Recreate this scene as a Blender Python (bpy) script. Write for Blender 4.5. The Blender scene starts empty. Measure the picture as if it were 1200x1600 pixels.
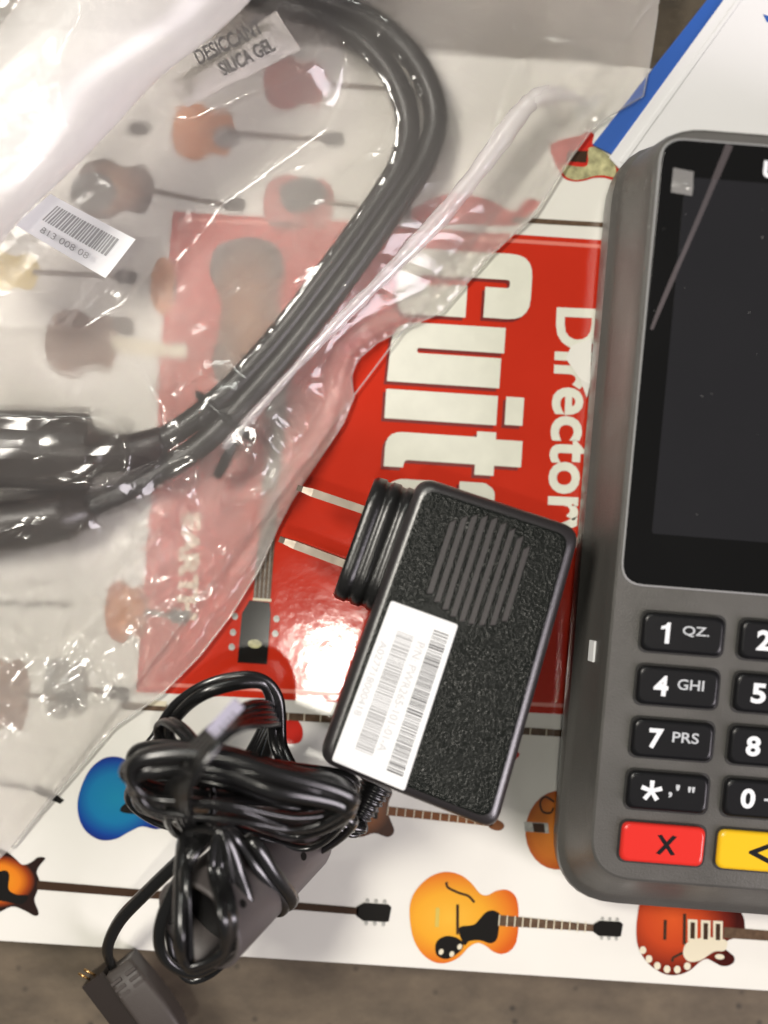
import bpy, bmesh, math, random
import numpy as np
from mathutils import Vector, Matrix
from mathutils.geometry import delaunay_2d_cdt

random.seed(7); rng = np.random.default_rng(7)
MM = 0.001
CAMH = 330.0            # camera height above the book cover, millimetres
PXMM = 7.0              # photograph pixels per millimetre on the cover
sc = bpy.context.scene
COL = sc.collection

# ------------------------------------------------------------------ camera
cam = bpy.data.cameras.new('camera'); camo = bpy.data.objects.new('camera', cam); COL.objects.link(camo)
camo.location = (0, 0, CAMH * MM); camo.rotation_euler = (0, 0, 0)
cam.sensor_fit = 'VERTICAL'; cam.sensor_height = 24.0
cam.lens = 12.0 / (800 / PXMM / CAMH)
cam.clip_start = 0.01; cam.clip_end = 50
cam.dof.use_dof = True; cam.dof.focus_distance = (CAMH - 16) * MM; cam.dof.aperture_fstop = 3.5
sc.camera = camo

# ------------------------------------------------------------------ world + lamps
w = bpy.data.worlds.new('World'); sc.world = w; w.use_nodes = True
w.node_tree.nodes['Background'].inputs[0].default_value = (0.95, 0.93, 0.90, 1)
w.node_tree.nodes['Background'].inputs[1].default_value = 0.09

def area(name, loc, target, size, power, color, shape='DISK', size_y=None):
    l = bpy.data.lights.new(name, 'AREA'); l.shape = shape; l.size = size
    if size_y: l.size_y = size_y
    l.energy = power; l.color = color
    o = bpy.data.objects.new(name, l); COL.objects.link(o); o.location = loc
    d = Vector(target) - Vector(loc); o.rotation_euler = d.to_track_quat('-Z', 'Y').to_euler()
    return o
area('ceiling_panel', (-0.75, 0.45, 1.5), (0, 0, 0), 0.55, 24.0, (1.0, 0.945, 0.855), 'RECTANGLE', 0.34)
area('ceiling_bulb', (-0.058, -0.196, 1.5), (0, 0, 0), 0.05, 3.0, (1.0, 0.95, 0.84))
area('window', (0.95, -0.62, 0.72), (0, 0, 0), 0.42, 13.0, (1.0, 0.91, 0.98), 'RECTANGLE', 0.75)
area('ceiling_tube', (-0.25, 1.25, 1.45), (0, 0, 0), 0.9, 5.0, (0.98, 1.0, 0.92), 'RECTANGLE', 0.06)

sc.view_settings.view_transform = 'Standard'; sc.view_settings.look = 'None'
sc.view_settings.exposure = 0.0; sc.view_settings.gamma = 1.0
sc.render.engine = 'CYCLES'
cy = sc.cycles
cy.use_denoising = True; cy.use_adaptive_sampling = True; cy.adaptive_threshold = 0.03; cy.max_bounces = 10; cy.transparent_max_bounces = 12
cy.transmission_bounces = 8; cy.diffuse_bounces = 4; cy.glossy_bounces = 4
cy.sample_clamp_indirect = 25.0; cy.blur_glossy = 0.4

# ------------------------------------------------------------------ helpers
def W(px, py, z=0.0):
    """where the line of sight through a photograph pixel meets height z (mm)"""
    s = (CAMH - z) / CAMH / PXMM
    return Vector(((px - 600) * s, -(py - 800) * s, z))

def setp(o, label=None, cat=None, group=None, kind=None):
    if label: o['label'] = label
    if cat: o['category'] = cat
    if group: o['group'] = group
    if kind: o['kind'] = kind
    return o

def mkobj(name, verts, faces, mat, parent=None, smooth=False, mats=None, fmat=None):
    """verts in world mm -> one mesh object, origin in the middle of its box"""
    vs = np.array([tuple(v) for v in verts], float)
    c = (vs.min(0) + vs.max(0)) / 2
    me = bpy.data.meshes.new(name)
    me.from_pydata([tuple((v - c) * MM) for v in vs], [], [tuple(f) for f in faces])
    for m in (mats or [mat]): me.materials.append(m)
    if fmat is not None: me.polygons.foreach_set('material_index', fmat)
    if smooth: me.polygons.foreach_set('use_smooth', [True] * len(me.polygons))
    me.update()
    o = bpy.data.objects.new(name, me); COL.objects.link(o)
    loc = Vector(tuple(c * MM))
    if parent is not None:
        o.parent = parent; o.location = loc - Vector(parent['_wl'])
    else: o.location = loc
    o['_wl'] = tuple(loc)
    return o

def empty(name, loc_mm, parent=None):
    o = bpy.data.objects.new(name, None); COL.objects.link(o); o.empty_display_size = 0.01
    l = Vector(loc_mm) * MM
    o.location = l if parent is None else l - Vector(parent['_wl'])
    if parent: o.parent = parent
    o['_wl'] = tuple(l)
    return o

def catmull(pts, n=8, closed=False):
    P = [Vector(p) for p in pts]; out = []
    N = len(P); segs = N if closed else N - 1
    for i in range(segs):
        if closed: p0, p1, p2, p3 = P[i - 1], P[i], P[(i + 1) % N], P[(i + 2) % N]
        else: p0, p1, p2, p3 = P[max(i - 1, 0)], P[i], P[i + 1], P[min(i + 2, N - 1)]
        for k in range(n):
            t = k / n
            out.append(0.5 * ((2 * p1) + (p2 - p0) * t + (2 * p0 - 5 * p1 + 4 * p2 - p3) * t * t + (3 * p1 - p0 - 3 * p2 + p3) * t ** 3))
    if not closed: out.append(P[-1])
    return out

def tube_geo(path, rad, sides=12, flat=1.0, capped=True):
    P = [Vector(p) for p in path]; n = len(P)
    R = rad if isinstance(rad, (list, tuple)) else [rad] * n
    verts, faces = [], []
    t = (P[1] - P[0]).normalized()
    up = Vector((0, 0, 1)) if abs(t.z) < .9 else Vector((1, 0, 0))
    nrm = (up - t * up.dot(t)).normalized()
    for i in range(n):
        t = (P[min(i + 1, n - 1)] - P[max(i - 1, 0)])
        if t.length < 1e-9: t = Vector((1, 0, 0))
        t.normalize()
        nrm = nrm - t * nrm.dot(t)
        nrm = nrm.normalized() if nrm.length > 1e-6 else t.orthogonal().normalized()
        b = t.cross(nrm)
        for k in range(sides):
            a = 2 * math.pi * k / sides
            verts.append(P[i] + (nrm * math.cos(a) * flat + b * math.sin(a)) * R[i])
    for i in range(n - 1):
        for k in range(sides):
            a = i * sides + k; b2 = i * sides + (k + 1) % sides
            faces.append((a, b2, b2 + sides, a + sides))
    if capped:
        faces.append(tuple(reversed(range(sides)))); faces.append(tuple(range((n - 1) * sides, n * sides)))
    return verts, faces

def tube(name, path, rad, mat, parent, sides=12, flat=1.0):
    v, f = tube_geo(path, rad, sides, flat)
    return mkobj(name, v, f, mat, parent, True)

def sheet(name, pts_px, z, mat, parent, smooth_n=0):
    """flat print: an outline in photograph pixels lying at height z"""
    pts = [Vector((p[0], p[1], 0)) for p in pts_px]
    if smooth_n: pts = catmull(pts, smooth_n, True)
    v = [W(p[0], p[1], z) for p in pts]
    area2 = sum(v[i].x * v[(i + 1) % len(v)].y - v[(i + 1) % len(v)].x * v[i].y for i in range(len(v)))
    if area2 < 0: v.reverse()
    return mkobj(name, v, [tuple(range(len(v)))], mat, parent)

def ribbon(name, pts_px, wpx, z, mat, parent, n=6):
    P = catmull([(p[0], p[1], 0) for p in pts_px], n) if len(pts_px) > 2 else [Vector((p[0], p[1], 0)) for p in pts_px]
    m = len(P); ws = wpx if isinstance(wpx, (list, tuple)) else [wpx] * 2
    L, Rr = [], []
    for i, p in enumerate(P):
        t = (P[min(i + 1, m - 1)] - P[max(i - 1, 0)]).normalized()
        q = Vector((-t.y, t.x, 0)); ww = (ws[0] + (ws[-1] - ws[0]) * i / max(m - 1, 1)) / 2
        L.append(p + q * ww); Rr.append(p - q * ww)
    return sheet(name, [(p.x, p.y) for p in L + Rr[::-1]], z, mat, parent)

def ell(cx, cy_, rx, ry, rot=0, n=28):
    c, s = math.cos(rot), math.sin(rot)
    return [(cx + rx * math.cos(a) * c - ry * math.sin(a) * s, cy_ + rx * math.cos(a) * s + ry * math.sin(a) * c)
            for a in [2 * math.pi * k / n for k in range(n)]]

def rpoly(pts, r, seg=6, r_single=False):
    """round the corners of a closed polygon of 2D/3D points"""
    out = []; n = len(pts); rr = r if isinstance(r, (list, tuple)) else [r] * n
    for i in range(n):
        p = Vector(pts[i]); a = Vector(pts[i - 1]); b = Vector(pts[(i + 1) % n])
        da, db = (a - p), (b - p); rad = min(rr[i], da.length * .48, db.length * .48)
        if rad < .02:
            out += [p] if r_single else [p.copy() for _ in range(seg + 1)]; continue
        s, e = p + da.normalized() * rad, p + db.normalized() * rad
        for k in range(seg + 1):
            t = k / seg
            out.append(s * (1 - t) ** 2 + p * 2 * t * (1 - t) + e * t * t)
    return out

def inset_poly(pts, d):
    n = len(pts); out = []
    P = [Vector((p[0], p[1])) for p in pts]
    ar = sum(P[i].x * P[(i + 1) % n].y - P[(i + 1) % n].x * P[i].y for i in range(n))
    sg = 1 if ar > 0 else -1
    dd = d if isinstance(d, (list, tuple)) else [d] * n      # one inset per edge i -> i+1
    for i in range(n):
        e1 = (P[i] - P[i - 1]).normalized(); e2 = (P[(i + 1) % n] - P[i]).normalized()
        n1 = Vector((-e1.y, e1.x)) * sg; n2 = Vector((-e2.y, e2.x)) * sg
        d1, d2 = dd[i - 1], dd[i]
        A = Matrix(((n1.x, n1.y), (n2.x, n2.y)))
        out.append(P[i] + A.inverted() @ Vector((d1, d2)))
    return out

def loft(name, rings, mat, parent, smooth=True, cap0=True, cap1=True, fix=True):
    n = len(rings[0]); verts = [v for r in rings for v in r]; faces = []
    for i in range(len(rings) - 1):
        for k in range(n):
            a = i * n + k; b = i * n + (k + 1) % n
            faces.append((a, b, b + n, a + n))
    if cap0: faces.append(tuple(reversed(range(n))))
    if cap1: faces.append(tuple(range((len(rings) - 1) * n, len(rings) * n)))
    o = mkobj(name, verts, faces, mat, parent, smooth)
    if fix:
        bm = bmesh.new(); bm.from_mesh(o.data); bmesh.ops.recalc_face_normals(bm, faces=bm.faces); bm.to_mesh(o.data); bm.free()
    if smooth:
        for p in o.data.polygons:
            if len(p.vertices) > 4: p.use_smooth = False
    return o

def text_geo(s, bold=0.0, spacing=1.0):
    cu = bpy.data.curves.new('t', 'FONT'); cu.body = s; cu.size = 1.0; cu.offset = bold; cu.resolution_u = 4
    cu.space_character = spacing
    o = bpy.data.objects.new('t', cu); COL.objects.link(o)
    dg = bpy.context.evaluated_depsgraph_get(); me = bpy.data.meshes.new_from_object(o.evaluated_get(dg))
    v = np.array([tuple(x.co) for x in me.vertices])[:, :2]; f = [tuple(p.vertices) for p in me.polygons]
    bpy.data.objects.remove(o); bpy.data.curves.remove(cu); bpy.data.meshes.remove(me)
    return v, f

def text_fit(name, s, origin, r, q, length, height, mat, parent, bold=0.0, spacing=1.0, ref=None, lift=None):
    """lettering whose box runs length along r and height along q from origin (all mm vectors)"""
    v, f = text_geo(s, bold, spacing)
    rv = text_geo(ref, bold, spacing)[0] if ref else v
    mn, mx = rv.min(0), rv.max(0)
    if length is None: length = height * (mx[0] - mn[0]) / (mx[1] - mn[1])
    verts = []
    for x, y in v:
        a = (x - mn[0]) / (mx[0] - mn[0]) * length; b = (y - mn[1]) / (mx[1] - mn[1]) * height
        p = origin + r * a + q * b
        if lift: p = lift(p)
        verts.append(p)
    return mkobj(name, verts, f, mat, parent)

# ------------------------------------------------------------------ materials
def nt(name):
    m = bpy.data.materials.new(name); m.use_nodes = True
    return m, m.node_tree, m.node_tree.nodes, m.node_tree.links

def mat(name, col, rough=0.5, metal=0.0, spec=0.5, bump=None, var=0.0, vscale=60, rvar=0.0, coat=0.0, coord='Object'):
    m, t, N, L = nt(name); b = N['Principled BSDF']
    b.inputs['Base Color'].default_value = (*col, 1); b.inputs['Roughness'].default_value = rough
    b.inputs['Metallic'].default_value = metal; b.inputs['Specular IOR Level'].default_value = spec
    b.inputs['Coat Weight'].default_value = coat; b.inputs['Coat Roughness'].default_value = 0.08
    tc = N.new('ShaderNodeTexCoord')
    if var or rvar:
        nz = N.new('ShaderNodeTexNoise'); nz.inputs['Scale'].default_value = vscale; nz.inputs['Detail'].default_value = 6
        L.new(tc.outputs[coord], nz.inputs['Vector'])
        if var:
            mr = N.new('ShaderNodeMapRange'); mr.inputs[1].default_value = .25; mr.inputs[2].default_value = .75
            mr.inputs[3].default_value = 1 - var; mr.inputs[4].default_value = 1 + var
            L.new(nz.outputs[0], mr.inputs[0])
            mx = N.new('ShaderNodeVectorMath'); mx.operation = 'SCALE'; mx.inputs[0].default_value = col
            L.new(mr.outputs[0], mx.inputs['Scale']); L.new(mx.outputs[0], b.inputs['Base Color'])
        if rvar:
            mr = N.new('ShaderNodeMapRange'); mr.inputs[1].default_value = .3; mr.inputs[2].default_value = .7
            mr.inputs[3].default_value = max(rough - rvar, .02); mr.inputs[4].default_value = rough + rvar
            L.new(nz.outputs[0], mr.inputs[0]); L.new(mr.outputs[0], b.inputs['Roughness'])
    if bump:
        kind, scale, dist = bump
        if kind == 'noise':
            tx = N.new('ShaderNodeTexNoise'); tx.inputs['Detail'].default_value = 4; out = tx.outputs[0]
        else:
            tx = N.new('ShaderNodeTexVoronoi'); tx.feature = 'SMOOTH_F1'; out = tx.outputs['Distance']
        tx.inputs['Scale'].default_value = scale
        L.new(tc.outputs[coord], tx.inputs['Vector'])
        bp = N.new('ShaderNodeBump'); bp.inputs['Distance'].default_value = dist; bp.inputs['Strength'].default_value = 1.0
        L.new(out, bp.inputs['Height']); L.new(bp.outputs[0], b.inputs['Normal'])
        if coat: L.new(bp.outputs[0], b.inputs['Coat Normal'])
    return m

def burst(name, stops, center=(.45, .5), sx=1.0, sy=1.0, rough=.13):
    """printed sunburst: colour by distance from the middle of the body"""
    m, t, N, L = nt(name); b = N['Principled BSDF']; b.inputs['Roughness'].default_value = rough
    tc = N.new('ShaderNodeTexCoord'); mp = N.new('ShaderNodeMapping')
    mp.inputs['Location'].default_value = (-center[0] * 2 * sx, -center[1] * 2 * sy, 0); mp.inputs['Scale'].default_value = (2 * sx, 2 * sy, 0)
    L.new(tc.outputs['Generated'], mp.inputs['Vector'])
    ln = N.new('ShaderNodeVectorMath'); ln.operation = 'LENGTH'; L.new(mp.outputs[0], ln.inputs[0])
    cr = N.new('ShaderNodeValToRGB'); e = cr.color_ramp.elements
    while len(e) < len(stops): e.new(0.5)
    for k, (p, c) in enumerate(stops): e[k].position = p; e[k].color = (*c, 1)
    L.new(ln.outputs['Value'], cr.inputs[0]); L.new(cr.outputs[0], b.inputs['Base Color'])
    return m

WAVE = ('noise', 28, 0.00035)
M = {}
M['paper_white'] = mat('cover_white', (.76, .745, .69), .20, var=.03, vscale=30, bump=('noise', 45, .00010), rvar=.05)
M['pages'] = mat('page_paper', (.70, .66, .56), .8)
M['red'] = mat('cover_red', (.54, .030, .012), .09, var=.06, vscale=40, bump=('noise', 120, .00008), rvar=.04)
M['red_line'] = mat('cover_red_line', (.72, .20, .15), .2)
M['red_dark'] = mat('title_shade', (.17, .008, .005), .3)
M['letter'] = mat('title_cream', (.74, .74, .64), .22, var=.05, vscale=200)
M['letter_dim'] = mat('author_cream', (.80, .66, .50), .2)
M['p_black'] = mat('print_black', (.012, .011, .010), .12)
M['p_dark'] = mat('print_dark_brown', (.05, .028, .017), .12)
M['p_brown'] = mat('print_brown', (.19, .075, .03), .12, var=.2, vscale=300)
M['p_neck'] = mat('print_neck', (.11, .07, .045), .12, var=.35, vscale=700)
M['p_cream'] = mat('print_cream', (.72, .66, .50), .12)
M['p_grey'] = mat('print_grey', (.28, .27, .25), .12)
M['p_steel'] = mat('print_silver', (.40, .40, .37), .12, var=.4, vscale=700)
M['p_red'] = mat('print_red', (.55, .03, .02), .12)
M['p_rose'] = mat('print_rose', (.45, .10, .08), .12)
M['p_orange'] = mat('print_orange', (.60, .20, .04), .12)
M['p_yellow'] = mat('print_yellow', (.60, .45, .10), .12)
M['p_floral'] = mat('print_floral', (.42, .40, .22), .12, var=.6, vscale=450)
M['b_amber'] = burst('burst_amber', [(.0, (.78, .43, .05)), (.5, (.77, .36, .03)), (.85, (.68, .19, .02)), (1.0, (.60, .11, .015))], (.38, .5), .78, .92)
M['b_cherry'] = burst('burst_cherry', [(.0, (.62, .09, .02)), (.45, (.5, .06, .016)), (.8, (.17, .018, .01)), (1.0, (.05, .008, .006))], (.34, .55), .85, .85)
M['b_blue'] = burst('burst_blue', [(.0, (.012, .21, .36)), (.55, (.01, .17, .36)), (.85, (.008, .05, .27)), (1.0, (.01, .02, .16))], (.42, .5), .95, .95)
M['b_sun'] = burst('burst_dark', [(.0, (.75, .30, .02)), (.5, (.70, .20, .015)), (.68, (.3, .05, .01)), (.8, (.022, .012, .01))], (.45, .48), .9, 1.1)
M['b_brown'] = burst('burst_brown', [(.0, (.38, .16, .06)), (.6, (.22, .08, .03)), (1.0, (.06, .025, .015))])
M['b_orange'] = burst('burst_orange', [(.0, (.60, .20, .03)), (.7, (.55, .16, .025)), (1.0, (.35, .07, .015))])

m, t, N, L = nt('table_top'); b = N['Principled BSDF']; M['table'] = m
b.inputs['Roughness'].default_value = .62
tc = N.new('ShaderNodeTexCoord'); mp = N.new('ShaderNodeMapping'); mp.inputs['Scale'].default_value = (1, 1.6, 1); mp.inputs['Rotation'].default_value = (0, 0, -.5)
L.new(tc.outputs['Object'], mp.inputs[0])
n1 = N.new('ShaderNodeTexNoise'); n1.inputs['Scale'].default_value = 55; n1.inputs['Detail'].default_value = 9; n1.inputs['Roughness'].default_value = .65
L.new(mp.outputs[0], n1.inputs['Vector'])
cr = N.new('ShaderNodeValToRGB'); e = cr.color_ramp.elements
e[0].position = .28; e[0].color = (.050, .037, .024, 1); e[1].position = .72; e[1].color = (.150, .114, .074, 1)
L.new(n1.outputs[0], cr.inputs[0])
n2 = N.new('ShaderNodeTexVoronoi'); n2.inputs['Scale'].default_value = 170; n2.inputs['Randomness'].default_value = 1
L.new(tc.outputs['Object'], n2.inputs['Vector'])
r2 = N.new('ShaderNodeMapRange'); r2.inputs[1].default_value = .04; r2.inputs[2].default_value = .16; r2.inputs[3].default_value = .35; r2.inputs[4].default_value = 1
L.new(n2.outputs['Distance'], r2.inputs[0])
vm = N.new('ShaderNodeVectorMath'); vm.operation = 'SCALE'; L.new(cr.outputs[0], vm.inputs[0]); L.new(r2.outputs[0], vm.inputs['Scale'])
L.new(vm.outputs[0], b.inputs['Base Color'])
bp = N.new('ShaderNodeBump'); bp.inputs['Distance'].default_value = .0004; L.new(n1.outputs[0], bp.inputs['Height']); L.new(bp.outputs[0], b.inputs['Normal'])

M['terminal'] = mat('terminal_plastic', (.108, .104, .096), .38, metal=.3, bump=('noise', 2200, .00007), var=.10, vscale=45, rvar=.10)
M['terminal_rim'] = mat('terminal_rim_plastic', (.12, .115, .11), .25)
M['edge_highlight'] = mat('screen_highlight_rim', (.30, .30, .30), .3)
M['glass'] = mat('screen_glass', (.006, .006, .006), .08, rvar=.06, vscale=28)
M['lcd'] = mat('screen_panel', (.017, .017, .019), .12, rvar=.03, vscale=60)
M['key'] = mat('key_black', (.007, .007, .008), .30, spec=.35)
M['keywell'] = mat('key_gap', (.02, .019, .018), .6)
M['key_red'] = mat('key_red', (.70, .03, .022), .25)
M['key_yellow'] = mat('key_yellow', (.82, .50, .015), .25)
M['key_green'] = mat('key_green', (.04, .35, .06), .25)
M['legend'] = mat('legend_white', (.78, .80, .82), .4)
M['legend_dim'] = mat('legend_grey', (.50, .52, .54), .4)
M['legend_black'] = mat('legend_black', (.012, .012, .014), .22)
M['dust'] = mat('dust', (.28, .28, .27), .7)
M['adapter'] = mat('adapter_plastic', (.0042, .0055, .0045), .24, spec=.30, bump=('voronoi', 2700, .00009))
M['adapter_smooth'] = mat('adapter_trim', (.012, .012, .012), .28, bump=('noise', 1500, .00004))
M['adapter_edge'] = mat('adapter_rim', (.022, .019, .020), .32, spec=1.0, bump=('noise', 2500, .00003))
M['vent'] = mat('vent_plastic', (.034, .029, .030), .35)
M['sticker'] = mat('sticker_white', (.82, .83, .83), .45)
M['ink'] = mat('sticker_ink', (.10, .10, .10), .5)
M['ink_soft'] = mat('sticker_ink_soft', (.33, .33, .33), .5)
M['ink_faint'] = mat('sticker_ink_faint', (.55, .55, .55), .5)
M['steel'] = mat('prong_metal', (.30, .26, .215), .5, metal=1.0, rvar=.1, vscale=300)
M['gold'] = mat('contact_metal', (.75, .45, .18), .25, metal=1.0)
M['cord'] = mat('cord_rubber', (.009, .009, .009), .24, spec=.9, bump=('noise', 300, .00004))
M['barrel'] = mat('barrel_plastic', (.095, .083, .08), .5, bump=('noise', 2500, .00003))
M['connector'] = mat('connector_plastic', (.055, .045, .040), .5, bump=('noise', 2000, .00003))
M['cable'] = mat('power_cable_rubber', (.012, .0105, .009), .40)
M['plug'] = mat('power_plug_rubber', (.014, .008, .006), .35)
M['leaf_white'] = mat('leaflet_white', (.76, .755, .76), .35, bump=('noise', 40, .0002))
M['leaf_blue'] = mat('leaflet_blue', (.025, .10, .40), .35)
M['packet'] = mat('packet_paper', (.74, .70, .64), .6, bump=('noise', 300, .0002))
M['tag'] = mat('cord_tag', (.42, .40, .50), .4)

def film_mat(name, haze, refr, rough, bscale, bdist, gloss=1.0, trans=0.45, hazecol=(.80, .78, .755), streak=0.0, grough=.12):
    m, t, N, L = nt(name); out = N['Material Output']; N.remove(N['Principled BSDF'])
    tc = N.new('ShaderNodeTexCoord')
    mp = N.new('ShaderNodeMapping'); mp.inputs['Rotation'].default_value = (0, 0, -.85); mp.inputs['Scale'].default_value = (1.0, 2.3, 1.0)
    L.new(tc.outputs['Object'], mp.inputs[0])
    nz = N.new('ShaderNodeTexNoise'); nz.inputs['Scale'].default_value = bscale; nz.inputs['Detail'].default_value = 3; nz.inputs['Distortion'].default_value = .6
    L.new(mp.outputs[0], nz.inputs['Vector'])
    vo = N.new('ShaderNodeTexVoronoi'); vo.feature = 'DISTANCE_TO_EDGE'; vo.inputs['Scale'].default_value = bscale * 2.6; L.new(mp.outputs[0], vo.inputs['Vector'])
    vr = N.new('ShaderNodeMapRange'); vr.inputs[1].default_value = 0; vr.inputs[2].default_value = .22; vr.inputs[3].default_value = streak; vr.inputs[4].default_value = 0; L.new(vo.outputs['Distance'], vr.inputs[0])
    ad = N.new('ShaderNodeMath'); ad.operation = 'ADD'; L.new(nz.outputs[0], ad.inputs[0]); L.new(vr.outputs[0], ad.inputs[1])
    bp = N.new('ShaderNodeBump'); bp.inputs['Distance'].default_value = bdist; L.new(ad.outputs[0], bp.inputs['Height'])
    di = N.new('ShaderNodeBsdfDiffuse'); di.inputs[0].default_value = (*hazecol, 1)
    tl = N.new('ShaderNodeBsdfTranslucent'); tl.inputs[0].default_value = (*hazecol, 1)
    hz = N.new('ShaderNodeMixShader'); hz.inputs[0].default_value = trans; L.new(di.outputs[0], hz.inputs[1]); L.new(tl.outputs[0], hz.inputs[2])
    tr = N.new('ShaderNodeBsdfTransparent')
    rf = N.new('ShaderNodeBsdfRefraction'); rf.inputs['IOR'].default_value = 1.18; rf.inputs['Roughness'].default_value = rough
    L.new(bp.outputs[0], rf.inputs['Normal'])
    th = N.new('ShaderNodeMixShader'); th.inputs[0].default_value = refr; L.new(tr.outputs[0], th.inputs[1]); L.new(rf.outputs[0], th.inputs[2])
    n2 = N.new('ShaderNodeTexNoise'); n2.inputs['Scale'].default_value = 22; n2.inputs['Detail'].default_value = 4; L.new(tc.outputs['Object'], n2.inputs['Vector'])
    mr = N.new('ShaderNodeMapRange'); mr.inputs[1].default_value = .3; mr.inputs[2].default_value = .7; mr.inputs[3].default_value = haze * .7; mr.inputs[4].default_value = haze * 1.3
    L.new(n2.outputs[0], mr.inputs[0])
    mh = N.new('ShaderNodeMixShader'); L.new(mr.outputs[0], mh.inputs[0]); L.new(th.outputs[0], mh.inputs[1]); L.new(hz.outputs[0], mh.inputs[2])
    gl = N.new('ShaderNodeBsdfGlossy'); gl.inputs['Roughness'].default_value = grough; gl.inputs[0].default_value = (1, 1, 1, 1); L.new(bp.outputs[0], gl.inputs['Normal'])
    fr = N.new('ShaderNodeFresnel'); fr.inputs[0].default_value = 1.5; L.new(bp.outputs[0], fr.inputs['Normal'])
    # the film is seen from both faces: use the front-face reflectance only
    ge = N.new('ShaderNodeNewGeometry')
    fm = N.new('ShaderNodeMath'); fm.operation = 'MINIMUM'; fm.inputs[1].default_value = .6; L.new(fr.outputs[0], fm.inputs[0])
    fs = N.new('ShaderNodeMath'); fs.operation = 'MULTIPLY'; fs.inputs[1].default_value = gloss; L.new(fm.outputs[0], fs.inputs[0])
    bf = N.new('ShaderNodeMath'); bf.operation = 'SUBTRACT'; bf.inputs[0].default_value = 1.0; L.new(ge.outputs['Backfacing'], bf.inputs[1])
    f2 = N.new('ShaderNodeMath'); f2.operation = 'MULTIPLY'; L.new(fs.outputs[0], f2.inputs[0]); L.new(bf.outputs[0], f2.inputs[1])
    mg = N.new('ShaderNodeMixShader'); L.new(f2.outputs[0], mg.inputs[0]); L.new(mh.outputs[0], mg.inputs[1]); L.new(gl.outputs[0], mg.inputs[2])
    L.new(mg.outputs[0], out.inputs['Surface'])
    return m
M['film'] = film_mat('bag_film', .085, .50, .40, 20, .0009, 1.0, .25, (.98, .94, .89), .16, .12)
M['film_back'] = film_mat('bag_film_under', .29, .0, .3, 60, .0006, .4, .08, (.98, .92, .86), 0, .3)
M['film_roll'] = film_mat('bag_film_rolled', .78, .0, .5, 30, .0002, .7, .30, (.96, .94, .92), 0, .25)
M['film_fold'] = film_mat('bag_film_folded', .48, .0, .5, 60, .0007, 1.8, .35, (.96, .92, .94), 0, .18)
M['streak'] = film_mat('reflection_streak', .10, 0, .2, 60, .0001, 1.0, .1, (.8, .68, .70))  # pinkish film colour painted in for a reflection across the screen
M['film_clear'] = film_mat('protective_film', .45, .0, .2, 90, .0003, 1.6)

# ------------------------------------------------------------------ setting: table
BT = 12.0      # book thickness (mm); cover top is z = 0
tb = mkobj('table', [(-900, -900, -BT), (900, -900, -BT), (900, 900, -BT), (-900, 900, -BT)], [(0, 1, 2, 3)], M['table'])
setp(tb, kind='structure')

# ------------------------------------------------------------------ book
SL = 0.065
def bk(px, y0): return (px, y0 + SL * px)           # a line parallel to the book's long edges
book = empty('book', tuple(W(600, 800, -BT)))
setp(book, 'white paperback with a red title panel and rows of printed guitars under everything', 'book')
c4 = [(-560, 4), (1760, 155), (1668, 1579), (-652, 1428)]
outer = [W(x, y, 0) for x, y in c4]
def ring_at(z, ins, r=2.0):
    p = inset_poly([(v.x, v.y) for v in outer], ins)
    return [Vector((q.x, q.y, z)) for q in rpoly([(v.x, v.y, 0) for v in p], r, 3)]
loft('cover', [ring_at(-1.0, .0), ring_at(-.25, .0), ring_at(-.06, .08), ring_at(0, .3)], M['paper_white'], book, smooth=False)
loft('pages', [ring_at(-BT + .6, 1.2), ring_at(-1.02, 1.2)], M['pages'], book, smooth=False)
loft('back_cover', [ring_at(-BT + .02, 0), ring_at(-BT + .58, 0)], M['paper_white'], book, smooth=False)
Z1, Z2, Z3, Z4, Z5 = .05, .10, .15, .20, .25
sheet('title_panel', [(270, 331), (1135, 388), (1083, 1127), (213, 1081)], Z1, M['red'], book)
def line_in(x0, y0, x1, y1, w): ribbon('panel_line', [(x0, y0), (x1, y1)], w, Z2, M['red_line'], book)
line_in(280, 342, 1122, 397, 6); line_in(226, 1068, 1075, 1113, 6)
line_in(282, 341, 227, 1069, 4)

# title lettering, reading down the cover
r0 = Vector((-.066, 1, 0)).normalized(); q0 = Vector((1, .066, 0)).normalized(); O0 = Vector((621.6, 395, 0))
def lp(pts): return [tuple((O0 + r0 * a + q0 * b)[:2]) for a, b in pts]
def rounded(pts, rads): return [(p.x, p.y) for p in rpoly([(a, b, 0) for a, b in pts], rads, 5, True)]
G = rounded([(-10, 0), (31, 0), (94, 0), (94, 112), (44, 112), (44, 36), (31, 36), (31, 178), (44, 178), (44, 140), (92, 140), (92, 212), (-10, 212)],
            [34, 0, 34, 0, 0, 3, 3, 5, 5, 0, 0, 34, 34])
U = rounded([(107, 0), (201, -4), (201, 172), (154, 172), (154, 40), (146, 40), (146, 176), (106, 176)], [34, 0, 0, 0, 4, 4, 0, 0])
I1 = rounded([(213, -4), (259, -4), (259, 171), (213, 171)], 0.5)
I2 = rounded([(213, 184), (257, 184), (257, 212), (213, 212)], 0.5)
Tt = rounded([(279, 0), (334, 0), (334, 30), (322, 32), (322, 142), (338, 142), (338, 172), (322, 172), (322, 214), (281, 214), (281, 172), (270, 172), (270, 142), (279, 142)],
             [28, 0, 0, 8, 0, 0, 0, 0, 0, 0, 0, 0, 0, 0])
A = rounded([(352, 20), (372, 0), (446, 0), (446, 176), (360, 176), (350, 160), (350, 120), (392, 120), (392, 140), (404, 140), (404, 100), (352, 90)], [16, 16, 0, 26, 16, 4, 0, 0, 4, 4, 4, 16])
R_ = rounded([(460, 0), (506, 0), (506, 120), (546, 124), (546, 176), (460, 176)], [0, 0, 8, 0, 0, 0])
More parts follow.
